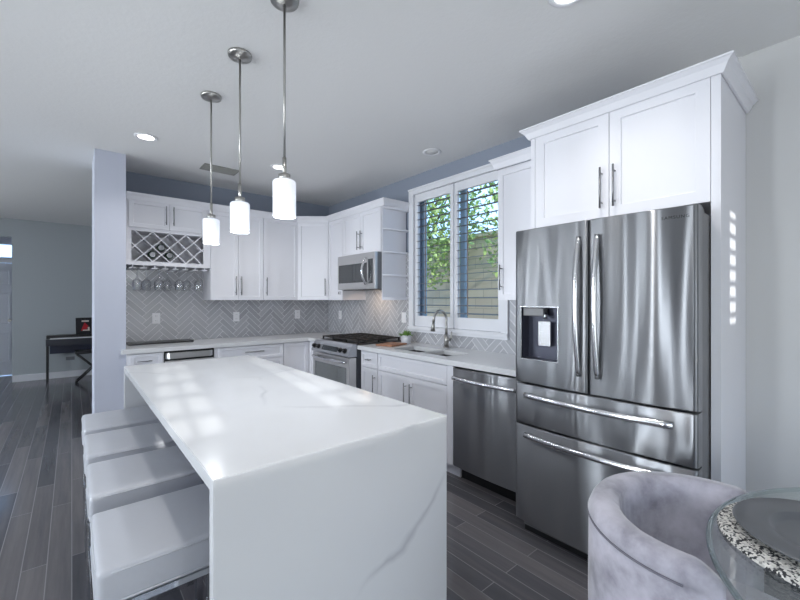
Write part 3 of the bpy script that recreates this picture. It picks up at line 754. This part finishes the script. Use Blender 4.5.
# dispenser
disp_m = mat('dispenser_grey', rgb(70, 72, 86), .3, .4)
bm = bmesh.new()
x0, x1, z0, z1, y0, y1 = .0505, .2745, 1.0375, 1.3295, -.013, .065
def quad(bm, *p): bm.faces.new([bm.verts.new(q) for q in p])
quad(bm, (x0, y1, z0), (x1, y1, z0), (x1, y1, z1), (x0, y1, z1)); quad(bm, (x0, y0, z0), (x0, y1, z0), (x0, y1, z1), (x0, y0, z1))
quad(bm, (x1, y0, z0), (x1, y0, z1), (x1, y1, z1), (x1, y1, z0)); quad(bm, (x0, y0, z0), (x1, y0, z0), (x1, y1, z0), (x0, y1, z0)); quad(bm, (x0, y0, z1), (x0, y1, z1), (x1, y1, z1), (x1, y0, z1))
bmesh.ops.remove_doubles(bm, verts=bm.verts[:], dist=1e-5)
dsp = link('dispenser', bm, disp_m, t, recalc=False)
link('paddle', B(box, .130, .205, .030, .045, 1.11, 1.25, .004), M['handle_pale'], dsp)
link('control_bar', B(box, .055, .18, .0, .05, 1.280, 1.325, .004), M['fridge_side'], dsp)
bm = bmesh.new(); cyl(bm, (.18, .02, 1.30), (.18, .02, 1.262), .013, 14); link('spout', bm, M['chrome'], dsp)
bm = bmesh.new(); hf = [(x0 - .004, x0, z0 - .004, z1 + .004), (x1, x1 + .004, z0 - .004, z1 + .004), (x0, x1, z1, z1 + .004), (x0, x1, z0 - .004, z0)]
for a, b, c, d_ in hf:
    bowy = lambda x: -.022 * (1 - ((x - FW / 2) / (FW / 2)) ** 2)
    box(bm, a, b, min(bowy(a), bowy(b)) - .003, 0.0, c, d_)
link('bezel', bm, M['handle_pale'], dsp)
# maker's lettering on the right door
cu = bpy.data.curves.new('txt', 'FONT'); cu.body = 'SAMSUNG'; cu.size = .019; cu.extrude = .0006; cu.space_character = 1.25; cu.align_x = 'CENTER'
to = bpy.data.objects.new('txt', cu); COL.objects.link(to); bpy.context.view_layer.update()
me = bpy.data.meshes.new_from_object(to.evaluated_get(bpy.context.evaluated_depsgraph_get())); bpy.data.objects.remove(to)
me.transform(Matrix.Rotation(PI / 2, 4, 'X')); me.materials.clear(); me.materials.append(M['ink'])
for v in me.vertices:
    xx = v.co.x + .800; v.co.y += -.022 * (1 - ((xx - FW / 2) / (FW / 2)) ** 2) - .0012; v.co.x = xx; v.co.z += 1.722
lo = bpy.data.objects.new('lettering', me); COL.objects.link(lo); lo.parent = drr

# ------------------------------------------------------------------ worktops, sink, faucet
bm = bmesh.new(); prism(bm, [(.345, 4.32), (2.19, 4.32), (2.19, 4.032), (XW - .011, 4.032), (XW - .011, YB - .011), (.386, YB - .011), (.386, 4.395), (.345, 4.395)], CB, CT)
tag(link('worktop', bm, M['quartz']), 'white quartz L-shaped worktop along the tiled back wall', 'countertop', 'white quartz worktops')
SX0, SX1, SY0, SY1 = 2.315, 2.60, 2.165, 2.86; SM = 2.47
bm = bmesh.new(); grid_solid(bm, [2.19, SX0, SX1, XW - .011], [1.367, SY0, SM - .012, SM + .012, SY1, 3.260], {(1, 1), (1, 3)}, CB, CT, lambda u, v, q: (u, v, q))
tag(link('worktop', bm, M['quartz']), 'white quartz worktop with the sink below the window', 'countertop', 'white quartz worktops')
t = thing('kitchen_sink', 'double bowl stainless steel undermount sink below the window', 'sink', (SX0, SY0, .0))
for a, b in ((0, SM - .012 - SY0), (SM + .012 - SY0, SY1 - SY0)):
    bm = bmesh.new(); z0 = .70; z1 = CB - .0005; e = .006; w_ = SX1 - SX0
    a_, b_ = a - (.004 if a > 0 else e), b + (e if a > 0 else .004)
    grid_solid(bm, [-e, 0, w_, w_ + e], [a_, a, b, b_], {(1, 1)}, z0, z1, lambda u, v, q: (u, v, q))
    box(bm, -e, w_ + e, a_, b_, z0 - .004, z0 - .0003)
    link('bowl', bm, M['sink'], t)
    bm = bmesh.new(); cyl(bm, (w_ / 2, (a + b) / 2, z0), (w_ / 2, (a + b) / 2, z0 + .004), .04, 20); link('drain', bm, M['nickel'], t)
t = thing('faucet', 'brushed nickel gooseneck pull-down faucet behind the sink', 'faucet', (2.735, 2.555, CT), 0)
bm = bmesh.new(); cyl(bm, (0, 0, 0), (0, 0, .012), .031, 24); cyl(bm, (0, 0, .012), (0, 0, .13), .024, 24, .020); link('base', bm, M['nickel'], t)
bm = bmesh.new(); pts = [(0, 0, .13), (0, 0, .20), (0, 0, .27)] + [(-.085 + .085 * math.cos(a), 0, .27 + .085 * math.sin(a)) for a in [PI * k / 14 for k in range(1, 14)]] + [(-.172, 0, .25)]
tube(bm, pts, .0125, 14); link('neck', bm, M['nickel'], t)
bm = bmesh.new(); tube(bm, [(-.172, 0, .252), (-.176, 0, .22), (-.182, 0, .165)], [.0135, .016, .021], 16); link('spray_head', bm, M['nickel'], t)
bm = bmesh.new(); cyl(bm, (0, 0, .075), (0, -.05, .085), .016, 16); tube(bm, [(0, -.046, .085), (0, -.062, .10), (0, -.066, .16)], [.010, .009, .007], 10); link('lever', bm, M['nickel'], t)

# things on the counters
t = thing('potted_succulent', 'small green succulent in a pale pot at the window corner', 'plant', (2.70, 3.10, CT))
bm = bmesh.new(); lathe(bm, [(0, 0), (.045, 0), (.05, .004), (.056, .085), (.05, .085), (.048, .07), (0, .07)], 28); link('pot', bm, M['pot'], t)
bm = bmesh.new(); rnd = random.Random(4)
for k in range(46):
    a = rnd.uniform(0, 6.28); el = rnd.uniform(.25, 1.4); L = rnd.uniform(.045, .078); d_ = Vector((math.cos(a) * math.cos(el), math.sin(a) * math.cos(el), math.sin(el)))
    p = Vector((0, 0, .068)) + Vector((d_.x, d_.y, 0)) * .02
    tube(bm, [p, p + d_ * L * .5, p + d_ * L * .85, p + d_ * L], [.006, .012, .009, .001], 6, .45)
link('leaves', bm, M['green'], t)
bm = bmesh.new(); box(bm, -.13, .13, -.10, .10, .0, .016, .005); o = link('cutting_board', bm, M['wood']); o.location = (2.47, 3.06, CT + .0005); o.rotation_euler = (0, 0, .25)
tag(o, 'small brown wooden board on the counter right of the range', 'cutting board')
bm = bmesh.new(); box(bm, .43, 1.02, 4.70, 4.93, CT + .0005, CT + .016, .004)
tag(link('serving_tray', bm, M['black']), 'flat black tray lying on the back counter beneath the wine glasses', 'tray')

# outlets and switches
def outlet(x, y, z, rz, label, name='wall_outlet', cat='outlet', switch=False):
    t = thing(name, label, cat, (x, y, z), rz, 'white wall outlets on the tile')
    link('cover_plate', B(box, -.037, .037, -.006, 0, -.058, .058, .003), M['plastic'], t)
    if switch: link('rocker', B(box, -.016, .016, -.010, -.0062, -.032, .032, .002), M['plastic'], t)
    else:
        for s in (-1, 1):
            bm = bmesh.new(); box(bm, -.016, .016, -.0085, -.0062, s * .026 - .014, s * .026 + .014, .002); so = link('socket', bm, M['plastic'], t)
            bm = bmesh.new(); box(bm, -.008, -.005, -.009, -.0086, s * .026 - .006, s * .026 + .006); box(bm, .005, .008, -.009, -.0086, s * .026 - .006, s * .026 + .006); link('slots', bm, M['slot'], so)
outlet(.704, YB - .0105, 1.17, 0, 'white outlet on the back wall tile under the wine glasses')
outlet(1.548, YB - .0105, 1.165, 0, 'white outlet on the back wall tile under the double cabinet')
outlet(2.352, YB - .0105, 1.175, 0, 'white outlet on the back wall tile near the corner')
outlet(XW - .0105, 4.63, 1.165, R90, 'white outlet on the right wall tile between the corner and the range')
outlet(XW - .0105, 3.285, 1.175, R90, 'white rocker switch on the tile beside the window casing', 'wall_switch', 'switch', True)

# ------------------------------------------------------------------ island
IX0, IX1, IY0, IY1 = .274, 1.134, 1.056, 3.27
bm = bmesh.new(); th = .04
pr = [(IY0, 0), (IY0, CT), (IY1, CT), (IY1, 0), (IY1 - th, 0), (IY1 - th, CT - th), (IY0 + th, CT - th), (IY0 + th, 0)]
lo = [bm.verts.new((IX0, y, z)) for y, z in pr]; hi = [bm.verts.new((IX1, y, z)) for y, z in pr]
bm.faces.new(lo); bm.faces.new(hi[::-1])
for i in range(8): bm.faces.new((lo[i], hi[i], hi[(i + 1) % 8], lo[(i + 1) % 8]))
bmesh.ops.recalc_face_normals(bm, faces=bm.faces[:]); bmesh.ops.bevel(bm, geom=bm.edges[:], offset=.0025, segments=2, affect='EDGES')
tag(link('island_worktop', bm, M['quartz']), 'white veined quartz island top with waterfall ends', 'island')
t = thing('island_cabinet', 'navy blue cabinet base under the waterfall island top', 'cabinet', (.62, IY0 + th + .001, 0))
link('body', B(box, 0, IX1 - .021 - .62, 0, IY1 - IY0 - 2 * th - .002, .08, CT - th - .001), M['navy'], t)
link('toe_kick', B(box, .03, IX1 - .06 - .62, .02, IY1 - IY0 - 2 * th - .03, 0, .0795), M['black'], t)
for k in range(4):
    y0 = .01 + k * .53; bm = bmesh.new(); shaker(bm, y0, y0 + .52, .1, .855, y=0, t=.018); bm.transform(Matrix.Translation((-.0185, IY1 - IY0 - 2 * th, 0)) @ Matrix.Rotation(R90, 4, 'Z')); link('panel', bm, M['navy'], t)

t = thing('island_bounce_fronts', 'white cabinet fronts added on the unseen aisle side to brighten steel reflections', 'cabinet', (IX1 - .019, IY0 + th + .002, 0), PI / 2)
W4 = (IY1 - IY0 - 2 * th - .004) / 4  # fronts added out of view so the steel reflects something brighter
for k in range(4):
    for z0, z1, nm in ((.10, .69, 'door'), (.70, .868, 'drawer')):
        d = link(nm, B(shaker, k * W4 + .003, (k + 1) * W4 - .003, z0, z1, y=-.018, t=.017), M['cab'], t)
        link('handle', handle_h(z0 + .08 if nm == 'drawer' else z1 - .06, k * W4 + .18, (k + 1) * W4 - .18, y=-.018), M['handle'], d)

# bar stools
def make_stool(label):
    t = thing('bar_stool', label, 'stool', (0, 0, 0), 0, 'grey bar stools along the island')
    S = .385
    bm = bmesh.new(); box(bm, 0, S, 0, S, .548, .652, .020, 4)
    for f in bm.faces: f.smooth = True
    seat = link('seat', bm, M['leather'], t)
    bm = bmesh.new(); e = .004
    for zz in (.560, .640):
        tube(bm, [(e, .03, zz), (.0 - .0, .05, zz), (0, S - .05, zz), (e, S - .03, zz)], .0028, 6); tube(bm, [(.03, e, zz), (.05, 0, zz), (S - .05, 0, zz), (S - .03, e, zz)], .0028, 6)
    link('piping', bm, M['leather'], seat)
    bm = bmesh.new(); grid_solid(bm, [.005, .03, S - .03, S - .005], [.005, .03, S - .03, S - .005], {(1, 1)}, .530, .5475, lambda u, v, q: (u, v, q)); link('seat_frame', bm, M['chrome'], t)
    for x in (.005, S - .03):
        for y in (.005, S - .03): link('leg', B(box, x, x + .025, y, y + .025, 0, .5295, .002), M['chrome'], t)
    bm = bmesh.new()
    for y in (.008, S - .03): link('side_stretcher', B(box, .0305, S - .0305, y, y + .022, .17, .192, .002), M['chrome'], t)
    bm.free()
    bm = bmesh.new(); box(bm, .008, .028, .0305, S - .0305, .23, .252, .002); link('footrest', bm, M['chrome'], t)
    return t
labs = ['grey cushioned bar stool nearest the camera, fully in front of the others', 'grey cushioned bar stool second from the camera at the island', 'grey cushioned bar stool third from the camera at the island', 'grey cushioned bar stool at the far end nearest the pillar']
st0 = make_stool(labs[0])
for i, y in enumerate((1.288, 1.808, 2.288, 2.765)):
    o = st0 if i == 0 else copy_tree(st0)
    o.location = (.048, y, 0); o['label'] = labs[i]

# ------------------------------------------------------------------ pendants and ceiling fixtures
def make_pendant():
    t = thing('pendant_light', '', 'pendant', (0, 0, ZC), 0, 'frosted pendant lights over the island')
    bm = bmesh.new(); lathe(bm, [(0, 0), (.062, 0), (.064, -.006), (.060, -.018), (.03, -.024), (.012, -.03), (0, -.03)], 32); link('canopy', bm, M['nickel'], t)
    bm = bmesh.new(); cyl(bm, (0, 0, -.03), (0, 0, -.70), .0055, 12); cyl(bm, (0, 0, -.70), (0, 0, -.79), .009, 14); link('stem', bm, M['nickel'], t)
    bm = bmesh.new(); cyl(bm, (0, 0, -.776), (0, 0, -.803), .026, 20); link('cap', bm, M['nickel'], t)
    bm = bmesh.new(); lathe(bm, [(.020, -.803), (.045, -.804), (.0505, -.811), (.051, -.82), (.050, -.958), (.048, -.966), (.045, -.966), (.047, -.958), (.048, -.82), (.043, -.81), (.020, -.807)], 36); link('shade', bm, M['shade'], t)
    bm = bmesh.new(); bmesh.ops.create_uvsphere(bm, u_segments=16, v_segments=12, radius=.022, matrix=Matrix.Translation((0, 0, -.88)) @ Matrix.Diagonal((1, 1, 1.4, 1))); link('bulb', bm, M['bulb'], t, smooth=True)
    return t
pl = ['frosted glass pendant light farthest from the camera, nearest the pillar', 'middle frosted glass pendant light over the island', 'frosted glass pendant light nearest the camera, hanging largest']
p0 = make_pendant()
for ch in p0.children:
    for v in ch.data.vertices:
        if v.co.z < -.1: v.co.z -= .012
for i, y in enumerate((2.768, 2.2, 1.665)):
    o = p0 if i == 0 else copy_tree(p0)
    px = (.704, .706, .728)[i]; o.location = (px, y, ZC - .0005); o['label'] = pl[i]
    light('pendant_glow', 'POINT', (px, y, ZC - 1.02), 6.5, (.92, .96, 1), shadow_soft_size=.05)
def downlight(x, y, label, on=True, e=30):
    t = thing('recessed_light', label, 'ceiling light', (x, y, ZC - .0005), 0, 'recessed ceiling lights')
    bm = bmesh.new(); lathe(bm, [(.058, -.002), (.060, -.006), (.072, -.008), (.084, -.004), (.085, 0), (.058, 0)], 36); link('trim_ring', bm, M['plastic'], t)
    bm = bmesh.new(); lathe(bm, [(0, -.003), (.0575, -.003), (.0575, -.001), (0, -.001)], 36); link('lens', bm, M['lamp'] if on else M['ceil'], t)
    if on: light('downlight', 'SPOT', (x, y, ZC - .02), e, (1, .97, .93), target=(x, y, 0), spot_size=math.radians(130), spot_blend=.8, shadow_soft_size=.05)
downlight(.47, 3.815, 'lit recessed ceiling light near the grey pillar')
downlight(1.665, .83, 'lit recessed ceiling light at the top edge above the refrigerator side')
downlight(2.51, 2.523, 'unlit round recessed ceiling light in front of the window', False)
downlight(1.608, 3.811, 'lit recessed ceiling light behind the nearest pendant')
downlight(.42, .95, 'lit recessed ceiling light above the camera over the near end of the island', e=38)
t = thing('ceiling_vent', 'rectangular grey air vent in the ceiling behind the pendants', 'vent', (1.17, 4.27, ZC - .0005), -.0)
bm = bmesh.new(); grid_solid(bm, [-.17, -.145, .145, .17], [-.10, -.078, .078, .10], {(1, 1)}, -.008, 0, lambda u, v, q: (u, v, q)); link('vent_frame', bm, M['pewter'], t)
bm = bmesh.new()
for k in range(9):
    y = -.066 + k * .0165; vs = [(-.145, y - .006, -.002), (.145, y - .006, -.002), (.145, y + .006, -.010), (-.145, y + .006, -.010)]
    a = [bm.verts.new(v) for v in vs]; b = [bm.verts.new((v[0], v[1], v[2] - .0012)) for v in vs]; bm.faces.new(a); bm.faces.new(b[::-1])
    for q in range(4): bm.faces.new((a[q], b[q], b[(q + 1) % 4], a[(q + 1) % 4]))
link('vent_slats', bm, M['pewter'], t)

# ------------------------------------------------------------------ dining chair, table, setting
CX, CY = 1.41, .286
t = thing('barrel_chair', 'pale grey velvet barrel chair beside the glass table', 'chair', (CX, CY, 0), 0)
Ro, Ri = .312, .222
bm = bmesh.new(); a0 = math.radians(-17); a1 = math.radians(198); n = 110
rings = []
for k in range(n + 1):
    s = k / n; a = a0 + (a1 - a0) * s; e = min(s, 1 - s) * n
    end = min(1, e / 7.0); rh = .746 - .035 * (1 - math.sin(end * PI / 2)); thk = (Ro - Ri); mid = (Ro + Ri) / 2; hw = thk / 2 * (.55 + .45 * math.sin(end * PI / 2))
    ro = mid + hw; ri = mid - hw; rip = .0035 * math.sin(a * 46) * (1 if 2.0 < a < 4.2 else .25)
    pr = [(ro - .02, .10), (ro, .14), (ro + .002, .45), (ro, rh - .055), (ro - .004, rh - .050), (ro + .002, rh - .042), (ro - .008, rh - .015), (mid + hw * .55, rh), (mid - hw * .35, rh), (ri + .006, rh - .016), (ri + rip, rh - .06), (ri - .008 + rip, .58), (ri - .008, .40), (ri, .14), (ri + .02, .10)]
    rings.append([bm.verts.new((r * math.cos(a), r * math.sin(a), z)) for r, z in pr])
m_ = len(rings[0])
for a_, b_ in zip(rings[:-1], rings[1:]):
    for q in range(m_):
        f = bm.faces.new((a_[q], b_[q], b_[(q + 1) % m_], a_[(q + 1) % m_])); f.smooth = True
bm.faces.new(rings[0]); bm.faces.new(rings[-1][::-1])
shell = link('back_shell', bm, M['velvet'], t)
bm = bmesh.new(); tube(bm, [((Ro + .0015) * math.cos(a), (Ro + .0015) * math.sin(a), .698) for a in [a0 + (a1 - a0) * (.07 + .86 * k / 60) for k in range(61)]], .003, 8)
link('seam_piping', bm, mat('dark_velvet_piping', rgb(108, 106, 116), .8), shell)
bm = bmesh.new(); pts = [(.208 * math.cos(a), .208 * math.sin(a)) for a in [PI * k / 24 for k in range(25)]]; pts += [(-.208 - .03, -.10), (-.22, -.24), (-.17, -.29), (.17, -.29), (.22, -.24), (.238, -.10)]
prism(bm, pts, .10, .47); bmesh.ops.bevel(bm, geom=[e for e in bm.edges if abs(e.verts[0].co.z - e.verts[1].co.z) < 1e-5 and e.verts[0].co.z > .4], offset=.02, segments=3, affect='EDGES'); link('seat_cushion', bm, M['velvet'], t)
for a in (.8, 2.35, 3.9, 5.5):
    bm = bmesh.new(); cyl(bm, (.25 * math.cos(a) * .7, .25 * math.sin(a) * .7, 0), (.25 * math.cos(a) * .7, .25 * math.sin(a) * .7, .0995), .014, 12, .02); link('leg', bm, M['black'], t)
TX, TY, TR = 1.43, -.382, .664; TZ = .750
t = thing('dining_table', 'round glass dining table with polished edge at right', 'table', (TX, TY, 0), 0)
bm = bmesh.new(); lathe(bm, [(0, TZ), (TR - .012, TZ)], 128); top = bm
lathe(bm, [(0, TZ - .012), (TR - .012, TZ - .012)], 128)
link('glass_top', bm, M['tableglass'], t)
bm = bmesh.new(); lathe(bm, [(TR - .012, TZ), (TR - .002, TZ - .002), (TR, TZ - .005), (TR, TZ - .008), (TR - .003, TZ - .012), (TR - .012, TZ - .012)], 128)
link('polished_edge', bm, glass('polished_glass_edge', (.62, .74, .74, 1), .35), t)
bm = bmesh.new(); lathe(bm, [(0, 0), (.30, 0), (.31, .02), (.12, .05), (.09, .12), (.085, .60), (.14, .72), (.15, TZ - .0125), (0, TZ - .0125)], 48); link('pedestal', bm, M['plastic'], t)
# placemat and plate
bm = bmesh.new(); lathe(bm, [(0, 0), (.245, 0), (.256, .004), (.252, .010), (.235, .012), (0, .010)], 96)
o = link('placemat', bm, M['weave']); o.location = (1.433, .010, TZ + .0006); tag(o, 'round black and white woven placemat on the glass table', 'placemat')
bm = bmesh.new(); lathe(bm, [(0, 0), (.10, 0), (.115, .002), (.196, .018), (.199, .021), (.195, .024), (.130, .0200), (.124, .0190), (.116, .008), (.108, .005), (0, .005)], 96)
o = link('dinner_plate', bm, M['plate']); o.location = (1.437, .035, TZ + .0130); tag(o, 'dark grey dinner plate on the woven placemat', 'plate')

# ------------------------------------------------------------------ far room
t = thing('digital_piano', 'black digital keyboard piano on a stand at the far wall', 'piano', (-.33, 8.72, 0), 0)
link('body', B(box, 0, 1.35, .0, .30, .60, .71, .006), mat('dark_piano_case', rgb(52, 54, 64), .35), t)
link('keys', B(box, .05, 1.30, -.03, .13, .7105, .722, .002), M['plastic'], t)
link('music_panel', B(box, 0, 1.35, .14, .32, .7105, .765, .006), M['black'], t)
link('modesty_panel', B(box, .04, 1.31, .27, .29, .44, .5995), mat('navy_piano_panel', rgb(50, 56, 78), .4), t)
for x in (0, 1.31):
    link('leg', B(box, x, x + .035, .10, .16, 0, .5995, .003), M['black'], t)
bm = bmesh.new(); box(bm, -.13, .13, -.012, .012, 0, .29, .003); o = link('picture_book', bm, M['ink']); o.location = (.185, 8.93, .766); o.rotation_euler = (-.12, 0, .1)
tag(o, 'dark cover with red and white print propped on the piano', 'book')
bm = bmesh.new(); vs = [bm.verts.new(v) for v in ((-.06, -.0135, .06), (.01, -.0135, .06), (.045, -.0135, .14), (-.01, -.0135, .205))]; bm.faces.new(vs); link('red_print', bm, M['red'], o)
bm = bmesh.new(); box(bm, -.05, .05, -.0142, -.0125, .215, .24); prism(bm, [(0, 0)] * 0 or [(-.035, -.0145), (.06, -.0145), (.06, -.0137), (-.035, -.0137)], .055, .075); box(bm, .035, .06, -.0146, -.0138, .075, .12); link('white_print', bm, M['cream'], o)
t = thing('piano_bench', 'black folding X-frame bench tucked in front of the piano', 'bench', (.16, 8.38, 0), 0)
bm = bmesh.new(); box(bm, -.12, .38, -.12, .15, .48, .53, .012); link('seat', bm, M['black'], t)
for s in (-1, 1):
    bm = bmesh.new(); yy = .10 * s + .015; tube(bm, [(-.10, yy, .02), (.33, yy, .475)], .012, 8); tube(bm, [(.33, yy + .026, .02), (-.10, yy + .026, .475)], .012, 8); link('cross_leg', bm, M['black'], t)
bm = bmesh.new(); cyl(bm, (-.10, -.13, .017), (-.10, .17, .017), .017, 10); cyl(bm, (.33, -.13, .017), (.33, .17, .017), .017, 10); link('foot', bm, M['black'], t)
outl = thing('wall_outlet', 'dark low outlet on the far wall under the piano', 'outlet', (-.02, YF - .0005, .33)); link('cover_plate', B(box, -.06, .06, -.008, 0, -.03, .03, .003), M['slot'], outl)
